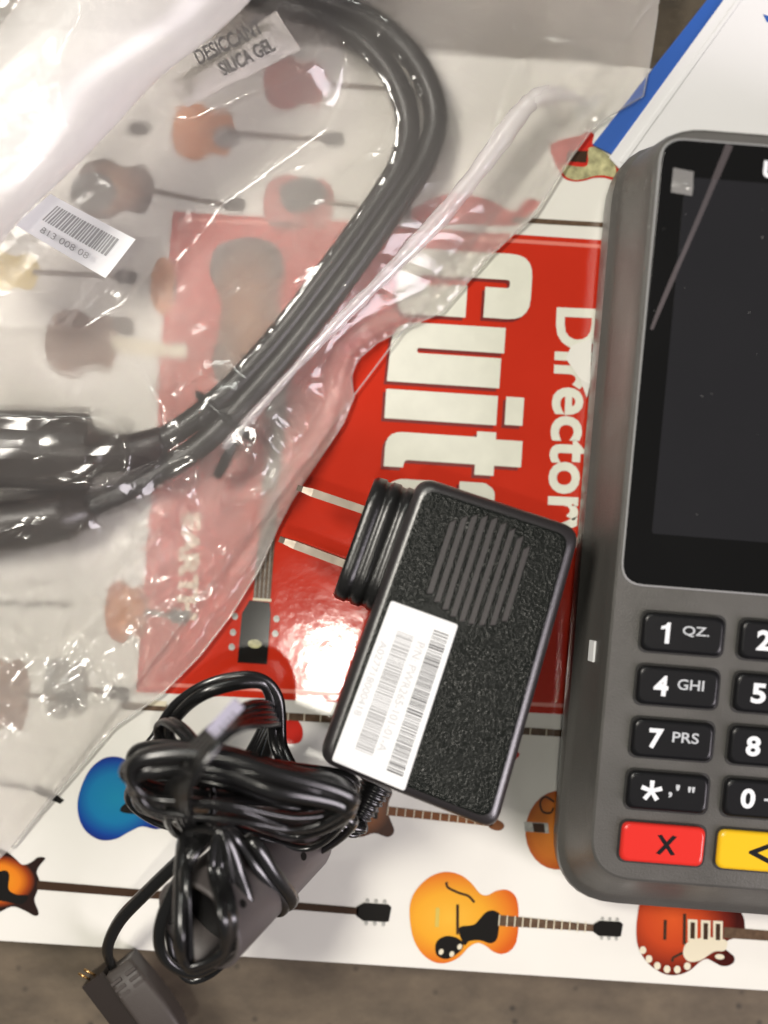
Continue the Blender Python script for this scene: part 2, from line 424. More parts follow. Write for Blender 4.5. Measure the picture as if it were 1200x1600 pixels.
S_ = rounded([(556, 10), (640, 0), (640, 70), (600, 96), (600, 130), (640, 130), (640, 176), (556, 176), (556, 90), (598, 66), (598, 44), (556, 44)], 8)
for pts in (G, U, I1, I2, Tt, A, R_, S_):
    sheet('letter_shade', [(x - 5, y + 5) for x, y in lp(pts)], Z2, M['red_dark'], book)
    sheet('title_letter', lp(pts), Z3, M['letter'], book)
def wv(px, py, z): return W(px, py, z)
def cover_text(name, s, x, y, L_, H_, mt, bold, z, ref=None, slope=-.045):
    r = Vector((slope, -1, 0)).normalized(); q = Vector((1, slope, 0)).normalized()
    # photograph pixels: reading direction runs down, letters stand to the right
    o = W(x, y, z)
    return text_fit(name, s, o, Vector((slope, -1, 0)).normalized(), Vector((1, slope, 0)).normalized(), L_ / PXMM, H_ / PXMM, mt, book, bold, 1.0, ref)
cover_text('subtitle_letters', 'Directory', 869, 480, 332, 70, M['letter'], .028, Z3, 'Director')
cover_text('author_letters', 'EARTH', 283, 800, 168, 32, M['letter_dim'], .05, Z3)
# torn paper scrap lying on the subtitle
v = [W(893, 540, Z5), W(925, 528, .4), W(922, 600, 1.6), W(917, 622, .6), W(905, 590, 1.2), W(884, 560, .5)]
mkobj('torn_flap', v, [(0, 1, 2), (0, 2, 4), (2, 3, 4), (0, 4, 5)], M['paper_white'], book)

def neck(g, x0, y0, x1, y1, w0, w1, m='p_neck', frets=0):
    ribbon('printed_neck', [(x0, y0), (x1, y1)], [w0, w1], Z3, M[m], g)
    for k in range(frets):
        t = k / frets; x, y = x0 + (x1 - x0) * t, y0 + (y1 - y0) * t
        dx, dy = (x1 - x0), (y1 - y0); l = math.hypot(dx, dy); nx, ny = -dy / l, dx / l
        ribbon('printed_fret', [(x + nx * w0 * .5, y + ny * w0 * .5), (x - nx * w0 * .5, y - ny * w0 * .5)], 1.6, Z4, M['p_cream'], g)
def head(g, x, y, l, w_, ang=.06, m='p_black'):
    c, s = math.cos(ang), math.sin(ang)
    def T(a, b): return (x + a * c - b * s, y + a * s + b * c)
    sheet('printed_headstock', [T(0, -w_ * .25), T(l * .2, -w_ * .5), T(l * .9, -w_ * .5), T(l, -w_ * .35), T(l * .95, w_ * .45), T(l * .85, w_ * .5), T(l * .2, w_ * .5), T(0, w_ * .25)], Z3, M[m], g)
    for k in range(3):
        for sgn in (-1, 1):
            cx, cy_ = T(l * (.3 + .25 * k), sgn * w_ * .62)
            sheet('printed_peg', ell(cx, cy_, w_ * .11, w_ * .15, 0, 10), Z2, M['p_steel'], g)
def guitar(label, pts, m, smooth=4):
    g = sheet('printed_guitar', pts, Z2, M[m], book, smooth)
    g['label'] = label
    return g
def K(crop, sc_, pts): return [(crop[0] + x / sc_, crop[1] + y / sc_) for x, y in pts]

# amber archtop
c, s_ = (600, 1200), 3.0
g = guitar('amber hollow-body guitar printed near the lower edge', K(c, s_, [(120, 690), (127, 620), (160, 560), (220, 508), (290, 487), (360, 502), (410, 540), (450, 588), (485, 597), (525, 577), (575, 571), (612, 595), (628, 640), (631, 700), (629, 760), (618, 820), (590, 858), (550, 872), (510, 860), (478, 835), (440, 820), (400, 838), (360, 880), (320, 905), (270, 916), (220, 903), (170, 860), (135, 790)]), 'b_amber')
sheet('printed_pickguard', K(c, s_, [(352, 750), (420, 735), (455, 700), (480, 675), (515, 668), (545, 690), (540, 740), (530, 800), (500, 822), (450, 808), (400, 812), (375, 830)]), Z3, M['p_black'], g, 4)
sheet('printed_control_plate', K(c, s_, [(250, 810), (290, 788), (340, 795), (370, 820), (365, 850), (330, 880), (290, 896), (250, 880), (240, 845)]), Z3, M['p_black'], g, 4)
for x, y in ((268, 862), (318, 872), (355, 838)): sheet('printed_knob', K(c, s_, ell(x, y, 11, 14, .4, 12)), Z4, M['p_cream'], g)
ribbon('printed_f_hole', K(c, s_, [(293, 535), (300, 560), (350, 585), (395, 600), (424, 630)]), 4, Z3, M['p_dark'], g)
ribbon('printed_bridge', K(c, s_, [(345, 640), (345, 780)]), 4.5, Z3, M['p_dark'], g)
ribbon('printed_tailpiece', K(c, s_, [(252, 655), (248, 745)]), 6, Z3, M['p_yellow'], g)
neck(g, 780, 1438, 927, 1450, 17, 11, 'p_neck', 12); head(g, 927, 1450, 46, 24, .05)
# cherry bass body with three pickups
c, s_ = (950, 1380), 4.8
g = guitar('dark cherry guitar with three cream pickups printed at the lower right', K(c, s_, [(240, 150), (215, 300), (215, 420), (235, 500), (290, 590), (370, 655), (450, 688), (540, 685), (620, 650), (690, 590), (740, 568), (790, 590), (850, 620), (905, 618), (945, 590), (945, 550), (905, 515), (875, 485), (885, 440), (940, 415), (1015, 400), (1025, 300), (1000, 220), (900, 60), (700, -60), (480, -60), (300, 20)]), 'b_cherry')
sheet('printed_pickguard', K(c, s_, [(600, 440), (740, 405), (880, 425), (892, 470), (870, 508), (800, 512), (740, 550), (690, 580), (620, 590), (575, 560), (565, 505)]), Z3, M['p_cream'], g, 3)
for x, y in ((635, 355), (733, 361), (825, 366)):
    sheet('printed_pickup', K(c, s_, [(x - 36, y - 85), (x + 36, y - 80), (x + 34, y + 82), (x - 36, y + 80)]), Z4, M['p_cream'], g)
    sheet('printed_pickup_core', K(c, s_, [(x - 16, y - 62), (x + 18, y - 60), (x + 16, y + 62), (x - 18, y + 60)]), Z5, M['p_dark'], g)
for x, y in ((262, 502), (307, 568), (370, 620), (443, 645), (520, 648), (595, 622)): sheet('printed_knob', K(c, s_, ell(x, y, 25, 29, 0, 16)), Z3, M['p_cream'], g)
ribbon('printed_bridge', K(c, s_, [(430, 275), (426, 425)]), 5, Z3, M['p_dark'], g)
ribbon('printed_bar', K(c, s_, [(575, 230), (572, 460)]), 5, Z3, M['p_dark'], g)
ribbon('printed_f_hole', K(c, s_, [(484, 590), (490, 560), (560, 522)]), 4, Z3, M['p_dark'], g)
sheet('printed_switch', K(c, s_, ell(838, 552, 36, 20, .1, 14)), Z3, M['p_cream'], g)
neck(g, 1131, 1457, 1360, 1474, 17, 13, 'p_neck')
# orange archtop half under the terminal
g = guitar('orange archtop guitar printed beside the terminal', ell(873, 1297, 52, 62, .1), 'b_orange', 0)
ribbon('printed_f_hole', [(866, 1253), (852, 1245), (844, 1254), (848, 1268), (860, 1270), (865, 1262)], 3.2, Z3, M['p_dark'], g)
sheet('printed_tailpiece', [(819, 1284), (856, 1286), (858, 1302), (820, 1299)], Z3, M['p_steel'], g)
sheet('printed_bridge', [(832, 1286), (850, 1287), (852, 1301), (834, 1300)], Z4, M['p_dark'], g)
neck(g, 905, 1298, 1130, 1314, 14, 11)
# brown solid body behind the adapter
g = guitar('brown double-cut guitar printed under the adapter corner', [(520, 1262), (532, 1236), (560, 1228), (585, 1238), (604, 1226), (613, 1238), (607, 1255), (608, 1275), (616, 1298), (606, 1308), (585, 1302), (560, 1308), (530, 1295)], 'b_brown')
neck(g, 606, 1267, 770, 1286, 14, 10, 'p_brown', 12)
sheet('printed_headstock', [(766, 1278), (782, 1283), (788, 1291), (780, 1298), (764, 1293)], Z3, M['p_brown'], g, 3)
for k in range(3): sheet('printed_pickup', [(556 + 14 * k, 1256), (563 + 14 * k, 1257), (562 + 14 * k, 1280), (555 + 14 * k, 1279)], Z4, M['p_black'], g)
# dark sunburst with horns at the left
c, s_ = (0, 1150), 3.43
g = guitar('dark sunburst horned guitar printed at the lower left', K(c, s_, [(-260, 700), (-200, 600), (-80, 570), (20, 610), (80, 655), (120, 690), (165, 678), (205, 650), (243, 655), (215, 690), (196, 730), (212, 780), (200, 830), (184, 880), (207, 948), (185, 964), (130, 935), (60, 915), (-40, 960), (-160, 960), (-250, 860)]), 'b_sun')
sheet('printed_pickguard', K(c, s_, [(-60, 760), (20, 720), (50, 745), (45, 820), (90, 850), (150, 855), (120, 900), (40, 890), (-60, 860)]), Z3, M['p_black'], g, 3)
neck(g, 58, 1383, 560, 1424, 14, 11, 'p_dark', 0); head(g, 557, 1424, 54, 28, .06)
# blue body
c, s_ = (0, 1150), 3.43
g = guitar('bright blue guitar printed beside the cable bundle', K(c, s_, [(610, 110), (550, 122), (485, 175), (440, 260), (415, 360), (428, 455), (470, 520), (540, 558), (620, 552), (690, 515), (760, 485), (840, 500), (900, 470), (900, 380), (860, 300), (830, 210), (770, 180), (715, 160), (665, 122)]), 'b_blue')
sheet('printed_pickguard', K(c, s_, [(640, 400), (720, 330), (850, 330), (860, 420), (740, 420)]), Z3, M['p_black'], g, 3)
neck(g, 255, 1262, 430, 1275, 13, 11)
# large guitar standing on the red panel
g = guitar('brown guitar printed head down on the red panel', [(388, 372), (432, 384), (448, 425), (438, 470), (446, 520), (462, 570), (440, 615), (396, 628), (352, 615), (332, 570), (342, 520), (346, 470), (328, 425), (340, 386)], 'b_brown')
neck(g, 436, 560, 409, 936, 29, 27, 'p_neck'); ribbon('printed_nut', [(395, 936), (424, 938)], 4, Z4, M['p_cream'], g)
sheet('printed_headstock', [(390, 938), (421, 941), (423, 958), (417, 1038), (371, 1035), (378, 958)], Z4, M['p_black'], g)
sheet('printed_crest', ell(398, 1006, 11, 7, .1, 12), Z5, M['p_floral'], g)
for x, y in ((367, 963), (364, 988), (362, 1011), (432, 967), (430, 990)): sheet('printed_peg', ell(x, y, 5, 5.5, 0, 12), Z3, M['p_steel'], g)
for k in range(4): ribbon('printed_string', [(424 + 8 * k - 4, 560), (398 + 6.5 * k, 936)], .9, Z4, M['p_steel'], g)
# red guitar with floral plate at the upper right
c, s_ = (820, 180), 5.0
g = guitar('red guitar with a floral plate printed at the upper right', K(c, s_, [(200, 230), (330, 180), (430, 160), (490, 130), (540, 150), (530, 230), (610, 290), (690, 370), (740, 390), (730, 470), (690, 505), (620, 490), (540, 490), (470, 510), (390, 518), (310, 495), (265, 430), (215, 330)]), 'p_red')
sheet('printed_plate', K(c, s_, [(500, 255), (600, 270), (700, 370), (705, 480), (620, 470), (540, 475), (460, 500), (380, 505), (310, 470), (280, 400), (320, 385), (400, 400), (490, 390)]), Z3, M['p_floral'], g, 3)
sheet('printed_pickups', K(c, s_, [(340, 275), (490, 280), (480, 370), (320, 360)]), Z4, M['p_dark'], g)
neck(g, 965, 275, 1100, 285, 14, 12)
g = guitar('red horned guitar printed above the title panel', [(640, 330), (700, 302), (760, 312), (800, 330), (822, 312), (843, 316), (832, 330), (820, 342), (800, 352), (720, 350), (660, 352)], 'p_red')
neck(g, 800, 343, 1040, 357, 8, 7, 'p_neck')
# row just under the red panel
g = guitar('rose red guitar printed below the red panel', [(430, 1126), (455, 1118), (472, 1136), (470, 1158), (450, 1162), (432, 1150)], 'p_red')
neck(g, 425, 1118, 980, 1152, 12, 11, 'p_neck', 22)
sheet('printed_headstock', [(790, 1165), (812, 1178), (800, 1188), (786, 1182)], Z3, M['p_red'], g, 3)
g = guitar('pale guitar neck printed beside the cable bundle', [(190, 1096), (262, 1101), (262, 1112), (190, 1108)], 'p_neck', 0)
ribbon('printed_inlay', [(232, 1098), (260, 1100)], 8, Z3, M['p_cream'], g)
# guitars seen through the bag
def simple(label, cx, cy_, rx, ry, m, nx, ny, hx=None, w_=9, nm='p_neck', hm='p_black'):
    g = guitar(label, [(cx - rx, cy_), (cx - .8 * rx, cy_ - .75 * ry), (cx - .2 * rx, cy_ - ry), (cx + .25 * rx, cy_ - .72 * ry), (cx + .75 * rx, cy_ - .8 * ry), (cx + rx, cy_ - .1 * ry), (cx + .75 * rx, cy_ + .8 * ry), (cx + .25 * rx, cy_ + .72 * ry), (cx - .2 * rx, cy_ + ry), (cx - .8 * rx, cy_ + .75 * ry)], m)
    neck(g, cx + rx * .8, cy_, nx, ny, w_, w_ * .85, nm); head(g, nx, ny, 34, 20, .06, hm)
    return g
g = simple('yellow orange acoustic guitar printed under the bag', 318, 205, 48, 44, 'p_orange', 505, 218)
sheet('printed_rosette', ell(352, 212, 22, 18), Z3, M['p_grey'], g)
g = simple('brown guitar with a dark bout printed under the bag', 180, 295, 62, 48, 'b_brown', 350, 320)
sheet('printed_bout', ell(146, 300, 36, 32), Z3, M['p_black'], g)
g = simple('black and red guitar printed under the bag', 468, 320, 56, 46, 'p_rose', 610, 330)
sheet('printed_bout', [(440, 290), (490, 280), (515, 310), (470, 335), (445, 325)], Z3, M['p_black'], g, 3)
simple('rose guitar printed under the top of the bag', 460, 130, 48, 40, 'p_rose', 640, 143)
simple('yellow guitar printed at the left under the bag', 10, 425, 52, 34, 'p_yellow', 180, 432)
g = simple('red brown guitar with a cream neck printed under the bag', 128, 538, 58, 56, 'p_brown', 262, 550, w_=26, nm='p_cream', hm='p_cream')
sheet('printed_horn', [(176, 500), (205, 498), (210, 525), (185, 520)], Z3, M['p_dark'], g, 3)
guitar('orange guitar printed against the edge of the red panel', ell(256, 448, 20, 46), 'p_orange', 0)
simple('amber guitar printed under the lower part of the bag', 198, 955, 34, 50, 'b_orange', 262, 962)
simple('dark red guitar printed at the left edge under the bag', -4, 1085, 52, 68, 'p_brown', 92, 1090)
g = simple('grey and black guitar printed under the bag corner', 104, 1075, 34, 50, 'p_grey', 168, 1082)
guitar('small dark headstock printed under the bag', ell(222, 200, 18, 11), 'p_black', 0)
g = guitar('thin grey guitar neck printed below the bag', [(-90, 1215), (-40, 1185), (-12, 1200), (-10, 1245), (-40, 1258), (-85, 1245)], 'p_rose')
neck(g, -12, 1222, 62, 1232, 11, 9, 'p_grey'); sheet('printed_headstock', [(55, 1224), (80, 1236), (100, 1250), (94, 1256), (70, 1246), (54, 1238)], Z3, M['p_black'], g)
neck(g, -40, 938, 110, 944, 9, 8, 'p_grey')

# ------------------------------------------------------------------ leaflet under the terminal
leaf = empty('leaflet', tuple(W(1080, 120, -3))); setp(leaf, 'white leaflet with a blue border under the top of the terminal', 'leaflet')
def slab(name, pts, z0, z1, m, par, rad=0, bev=.15):
    p0 = [W(x, y, z1) for x, y in pts]; p2 = [(v.x, v.y) for v in p0]
    def rg(z, ins):
        q = inset_poly(p2, ins) if ins else [Vector(a) for a in p2]
        return [Vector((a.x, a.y, z)) for a in rpoly([(b.x, b.y, 0) for b in q], max(rad, .01), 5)]
    rings = [rg(z0, 0), rg(z1 - bev, 0), rg(z1 - bev * .3, bev * .3), rg(z1, bev)]
    return loft(name, rings, m, par, smooth=False)
slab('blue_border', [(1128, -30), (1210, -30), (1010, 268), (926, 226)], .5, 1.0, M['leaf_blue'], leaf)
slab('white_sheet', [(1152, -30), (1700, 60), (1560, 470), (1030, 330), (952, 246)], 1.05, 1.7, M['leaf_white'], leaf)
slab('fold_strip', [(1166, -20), (1172, -18), (975, 256), (968, 252)], 1.75, 1.95, M['leaf_white'], leaf, bev=.08)
sheet('printed_mark', [(1192, 22), (1204, 26), (1206, 36), (1198, 34)], 1.85, M['leaf_blue'], leaf)

# ------------------------------------------------------------------ payment terminal
TH = math.radians(4.5); ZF, SLP = 24.0, .088
eu = Vector((math.cos(TH), -math.sin(TH), 0)); ev0 = Vector((math.sin(TH), math.cos(TH), 0))
def ztop(v): return ZF + SLP * v
CX = W(1035, 1319, ztop(12) + 1)
ORG = CX + eu * 19.9 - ev0 * 12; ORG.z = 0
def TP(u, v, dz=0.0): p = ORG + eu * u + ev0 * v; p.z = ztop(v) + dz; return p
def TB(u, v, z): p = ORG + eu * u + ev0 * v; p.z = z; return p
term = empty('payment_terminal', tuple(TB(0, 80, 0))); setp(term, 'dark grey card payment terminal with black screen and keypad', 'terminal')
HW, LEN = 40.0, 159.0
def tring(iu, iff, ir, zf, r):
    pts = rpoly([(-HW + iu, iff, 0), (HW - iu, iff, 0), (HW - iu, LEN - ir, 0), (-HW + iu, LEN - ir, 0)], r, 8)
    return [TB(p.x, p.y, zf(p.y)) for p in pts]
fr = lambda f, a=0: (lambda v: ztop(v) * f + a)
def tz(f, a=0): return lambda v: ztop(v) * f + a
tbody = loft('body', [tring(2.6, -2.6, 2.2, fr(0, 1.8), 12), tring(.9, -4.4, .5, fr(0, 3.0), 13), tring(.4, -5.0, .2, fr(.20), 14),
              tring(.4, -5.0, .5, fr(.40), 14), tring(.65, -4.7, .8, fr(.44), 14), tring(1.6, -3.6, 1.2, fr(.47), 13.2),
              tring(2.4, -2.4, 1.4, fr(.52), 12.2), tring(4.4, 1.9, 2.2, fr(.86), 10.5), tring(5.2, 3.2, 2.8, fr(.965), 10), tring(5.5, 3.6, 3.1, fr(.99), 9.5), tring(6.0, 4.1, 3.6, fr(1.0, 0), 9)],
     M['terminal'], term)
tbody.data.set_sharp_from_angle(angle=math.radians(24))
def tplate(name, u0, u1, v0, v1, dz, th, r, m, par, bev=.25, taper=0):
    def rg(d, ins): return [TP(p.x, p.y, d) for p in rpoly([(u0 + ins, v0 + ins, 0), (u1 - ins, v0 + ins, 0), (u1 - ins + 0, v1 - ins, 0), (u0 + ins + taper * 0, v1 - ins, 0)], r, 6)]
    return loft(name, [rg(dz - .3, 0), rg(dz + th - bev, 0), rg(dz + th - bev * .3, bev * .3), rg(dz + th, bev)], m, par, smooth=True)
SU, SV0, SV1 = 33.2, 65.0, 153.6
tplate('screen_highlight_rim', -SU - .32, SU + .32, SV0 - .32, SV1 + .32, .03, .22, 4.7, M['edge_highlight'], term, .15)  # light grey frame paints the bright highlight line along the glass edge
scr = tplate('screen_glass', -SU, SU, SV0, SV1, .05, .35, 4.5, M['glass'], term, .25)
tplate('screen_panel', -28.0, 28.0, 75.5, 146.4, .41, .03, .6, M['lcd'], scr, .01)
# key legends
et = (TP(0, 1) - TP(0, 0)).normalized(); nn = eu.cross(et).normalized()
PU, PV = 19.9, 10.9
rows = [[('X', ''), ('<', ''), ('O', '')], [('*', ",' \""), ('0', '- +'), ('#', '')], [('7', 'PRS'), ('8', 'TUV'), ('9', 'WXY')],
        [('4', 'GHI'), ('5', 'JKL'), ('6', 'MNO')], [('1', 'QZ.'), ('2', 'ABC'), ('3', 'DEF')]]
def legend(name, s, u, v, l, h, m, par, dz, bold=.03, ref=None):
    return text_fit(name, s, TP(u, v, dz), eu, et, l, h, m, par, bold, 1.0, ref)
for ri, row in enumerate(rows):
    for ci, (d, sub) in enumerate(row):
        u, v = (ci - 1) * PU, 12 + ri * PV
        kw, kh = (8.3, 3.95) if ri else (8.6, 4.1)
        km = 'key' if ri else ('key_red', 'key_yellow', 'key_green')[ci]
        tplate('key_recess', u - kw - .5, u + kw + .5, v - kh - .5, v + kh + .5, .02, .05, 2.0, M['keywell'], term, .02)
        k = tplate('key', u - kw, u + kw, v - kh, v + kh, .1, 1.5, 1.7, M[km], term, .7)
        zt = 1.64
        if d == 'X':
            for sg in (-1, 1):
                a = [(-2.0, -1.9), (-1.1, -2.1), (2.0, 1.9), (1.1, 2.1)]
                vv = [TP(u + .7 + sg * x, v + y, zt + .02 * (sg + 1)) for x, y in a]
                mkobj('cross_bar', vv, [(0, 1, 2, 3) if sg > 0 else (3, 2, 1, 0)], M['legend_black'], k)
        elif d == '<':
            vv = [TP(u + x, v + y, zt) for x, y in [(2.8, 2.5), (-2.2, .1), (-2.2, -.4), (2.8, -2.6), (2.8, -1.5), (-.4, -.1), (2.8, 1.4)]]
            mkobj('arrow_mark', vv, [tuple(reversed(range(7)))[::-1]], M['legend_black'], k)
        elif d == 'O':
            legend('ring_mark', 'O', u - 2, v - 2, 4, 4, M['legend_black'], k, zt)
        else:
            if d == '*':
                for q in range(5):
                    an = math.pi / 2 + q * 2 * math.pi / 5; dx, dy = math.cos(an), math.sin(an)
                    mkobj('star_stroke', [TP(u - 3.4 + a_ * dx - b_ * dy, v + .1 + a_ * dy + b_ * dx, zt + .004 * q) for a_, b_ in ((0, -.38), (2.2, -.48), (2.2, .48), (0, .38))], [(0, 1, 2, 3)], M['legend'], k)
            elif d == '1': mkobj('digit', [TP(u - 4.6 + x, v - 2.1 + y, zt) for x, y in ((.95, 0), (1.85, 0), (1.85, 4.3), (1.25, 4.3), (.85, 3.75), (0, 3.45), (0, 2.8), (.95, 3.0))], [tuple(range(8))], M['legend'], k)
            else: legend('digit', d, u - 5.0, v - 2.0, 3.0, 4.2, M['legend'], k, zt, .035)
            if d == '*':
                for s2, du, dv in ((',', .1, -1.0), ("'", 1.5, .6), ('"', 4.0, .4)):
                    legend('letters', s2, u + du, v + dv, .8 if s2 != '"' else 1.4, 1.2, M['legend_dim'], k, zt, .02)
            elif sub: legend('letters', sub, u - .2, v - .4, 5.4, 2.2, M['legend_dim'], k, zt, .012)
def wallpt(px, py, z): return W(px, py, z)
# front notch, side button, brand stroke, film tab and crease of painted reflection on the glass
v = [TB(18.2 + x, y, z) for x, y, z in ((-2.4, .4, 11), (2.2, .4, 11), (.2, 4.2, 12.6), (-.1, 4.6, 22.5), (-2.0, .9, 12))]
mkobj('front_notch', v, [(0, 1, 3), (1, 2, 3), (0, 3, 4)], M['terminal'], term)
def proj(p): k_ = CAMH / (CAMH - p.z) * PXMM; return (600 + p.x * k_, 800 - p.y * k_)
def wall(v, f): return TB(-HW + 2.4 + 2.0 * (f - .52) / .34, v, ztop(v) * f)
vb = min(np.linspace(35, 75, 161), key=lambda v: abs(proj(wall(float(v), .70))[1] - 1016)); vb = float(vb)
bw = [wall(vb - 2.2, .66), wall(vb + 2.2, .66), wall(vb + 2.2, .76), wall(vb - 2.2, .76)]
wn = (bw[1] - bw[0]).cross(bw[3] - bw[0]).normalized(); wn = wn if wn.x < 0 else -wn
loft('side_button', [[p - wn * .3 for p in bw], [p + wn * .35 for p in bw]], M['sticker'], term, smooth=False)
# brand stroke placed below
tv, tf = [], []
for i in range(7):
    for j in range(5):
        tv.append(TP(-30.6 + 4.1 * j / 4, 143.2 + 4.8 * i / 6 - .5 * (j / 4), .5 + .9 * math.sin(math.pi * .5 * j / 4) * (.5 + .5 * math.sin(i * .9))))
for i in range(6):
    for j in range(4): a = i * 5 + j; tf.append((a, a + 1, a + 6, a + 5))
mkobj('film_tab', tv, tf, M['film_clear'], term, True)
def brand_pt(a_, b_): return brand_c + eu * a_ + et * b_
cr_ = [TP(-22 - 14.5 * 0, 155.0, .5), TP(-24.2, 146, .52), TP(-29.5, 123.5, .5)]
def face_pt(px, py, dz=.5):
    z = 30.0
    for _ in range(12):
        p = W(px, py, z); vloc = (Vector((p.x, p.y, 0)) - ORG).dot(ev0); z = ztop(vloc) + dz
    return W(px, py, z)
brand_c = face_pt(1199, 264, .46)
mkobj('brand_letter', [brand_pt(x, y) for x, y in ((-.75, 1.6), (-.75, -.9), (-.4, -1.5), (.3, -1.7), (1.6, -1.7), (2.2, -1.4), (2.5, -.9), (2.5, 1.6), (1.7, 1.6), (1.7, -.7), (1.4, -1.0), (.4, -1.0), (.1, -.7), (.1, 1.6))], [tuple(range(14))], M['legend'], term)
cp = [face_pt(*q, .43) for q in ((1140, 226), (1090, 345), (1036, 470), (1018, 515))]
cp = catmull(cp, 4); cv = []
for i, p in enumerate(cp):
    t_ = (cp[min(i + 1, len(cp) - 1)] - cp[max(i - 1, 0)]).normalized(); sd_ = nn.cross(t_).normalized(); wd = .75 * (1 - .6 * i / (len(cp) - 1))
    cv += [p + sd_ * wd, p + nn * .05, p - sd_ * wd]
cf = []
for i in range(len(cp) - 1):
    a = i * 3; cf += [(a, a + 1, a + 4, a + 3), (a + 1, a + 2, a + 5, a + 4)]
mkobj('reflection_streak', cv, cf, M['streak'], term, True)
# dust on the glass
dv, df = [], []
for _ in range(14):
    px, py = random.uniform(1000, 1195), random.uniform(300, 900); p = face_pt(px, py, .50)
    r = random.choice((.05, .06, .08, .12)); a = random.uniform(0, 6.28); n0 = len(dv)
    l = r * random.uniform(1, 2.4)
    for dx, dy in ((-l, -r * .5), (l, -r * .5), (l, r * .5), (-l, r * .5)):
        dv.append(p + Vector((dx * math.cos(a) - dy * math.sin(a), dx * math.sin(a) + dy * math.cos(a), 0)))
    df.append((n0, n0 + 1, n0 + 2, n0 + 3))
d = mkobj('dust', dv, df, M['dust'], term); d['kind'] = 'stuff'

# ------------------------------------------------------------------ power adapter
AZ = 31.0
ac = [W(*p, AZ - 1) for p in ((655, 743), (909, 827), (775, 1300), (495, 1189))]
adp = empty('power_adapter', tuple((ac[0] + ac[2]) / 2 - Vector((0, 0, AZ - 1)))); setp(adp, 'black grained power adapter with two metal prongs and a bundled cord', 'adapter')
a2 = [(v.x, v.y) for v in ac]
if True:
    def aring(z, ins, r): return [Vector((q.x, q.y, z)) for q in rpoly([(b.x, b.y, 0) for b in inset_poly(a2, ins)], r, 7)]
    abody = loft('body', [aring(.6, 3.2, 3), aring(1.2, 2.2, 4), aring(3, 1.3, 4), aring(14.6, .35, 4), aring(14.8, .65, 4), aring(15.3, .65, 4), aring(15.5, .3, 4), aring(26.5, .0, 4)] + [aring(AZ - 2.6 + 2.6 * math.sin(q), 2.6 * (1 - math.cos(q)) , 4 - 1.2 * q / 1.57) for q in [k * math.pi / 2 / 8 for k in range(9)]], M['adapter'], adp)
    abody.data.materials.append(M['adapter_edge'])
    for p in abody.data.polygons:          # polished rim round the top face, colour lifted to strengthen its highlight
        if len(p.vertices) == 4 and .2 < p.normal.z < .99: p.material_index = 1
# frame of the adapter: long direction (down) and outward (prong) direction
la = (ac[3] - ac[0]).normalized(); oa = Vector((-.943, .33, 0)).normalized()
la = Vector((la.x, la.y, 0)).normalized()
pc = W(583, 848, 14)   # centre of the plug head's outer half
hd = empty('plug_head', tuple(pc), adp)
def pring(d, k):
    pts = rpoly([(-13.6 * k, -12 * k, 0), (13.6 * k, -12 * k, 0), (13.6 * k, 11.5 * k, 0), (-13.6 * k, 11.5 * k, 0)], 7, 7)
    return [pc + oa * d + la * p.x + Vector((0, 0, p.y + 1.0)) for p in pts]
hd2 = loft('socket_ring', [pring(-5.5, 1), pring(-3.2, 1), pring(-2.9, .972), pring(-1.9, .972), pring(-1.6, 1), pring(.1, 1), pring(.4, .972), pring(1.3, .972), pring(1.6, 1), pring(3.6, .99), pring(4.2, .95)], M['adapter_smooth'], hd)
for a0, b0 in (((566, 796), (465, 762)), ((541, 881), (437, 842))):
    p0, p1 = W(*a0, 16), W(*b0, 16); dr = (p1 - p0).normalized(); sd = Vector((-dr.y, dr.x, 0))
    rings = []
    for tt, hh in ((0, 3.2), (.8, 3.2), (.93, 2.7), (1, 1.8)):
        c0 = p0 - dr * 3 + (p1 - p0 + dr * 3) * tt
        th = .85 if tt < .9 else .6
        rings.append([c0 + sd * x + Vector((0, 0, y)) for x, y in ((-th, -hh), (th, -hh), (th, hh), (-th, hh))])
    loft('prong', rings, M['steel'], hd, smooth=False)
# vent ribs
tops = [(695, 265), (738, 251), (775, 245), (813, 249), (850, 256), (884, 274), (916, 297), (946, 327), (971, 365)]
bots = [(602, 548), (630, 580), (660, 608), (690, 634), (722, 652), (757, 662), (797, 667), (838, 667), (882, 652)]
for (x0, y0), (x1, y1) in zip(tops, bots):
    p0, p1 = W(420 + x0 / 2.4, 700 + y0 / 2.4, AZ), W(420 + x1 / 2.4, 700 + y1 / 2.4, AZ)
    d0 = (p1 - p0).normalized(); s0 = Vector((-d0.y, d0.x, 0))
    base = [p0 + s0 * .52, p1 + s0 * .52 - d0 * .3, p1 - s0 * .52, p0 - s0 * .52 + d0 * .9]
    rings = [[b + Vector((0, 0, -.2)) for b in base], [b + Vector((0, 0, .28)) for b in base], [p0 * 0 + (b * .985 + (p0 + p1) * .5 * .015) + Vector((0, 0, .38)) for b in base]]
    loft('vent_rib', rings, M['vent'], adp, smooth=False)
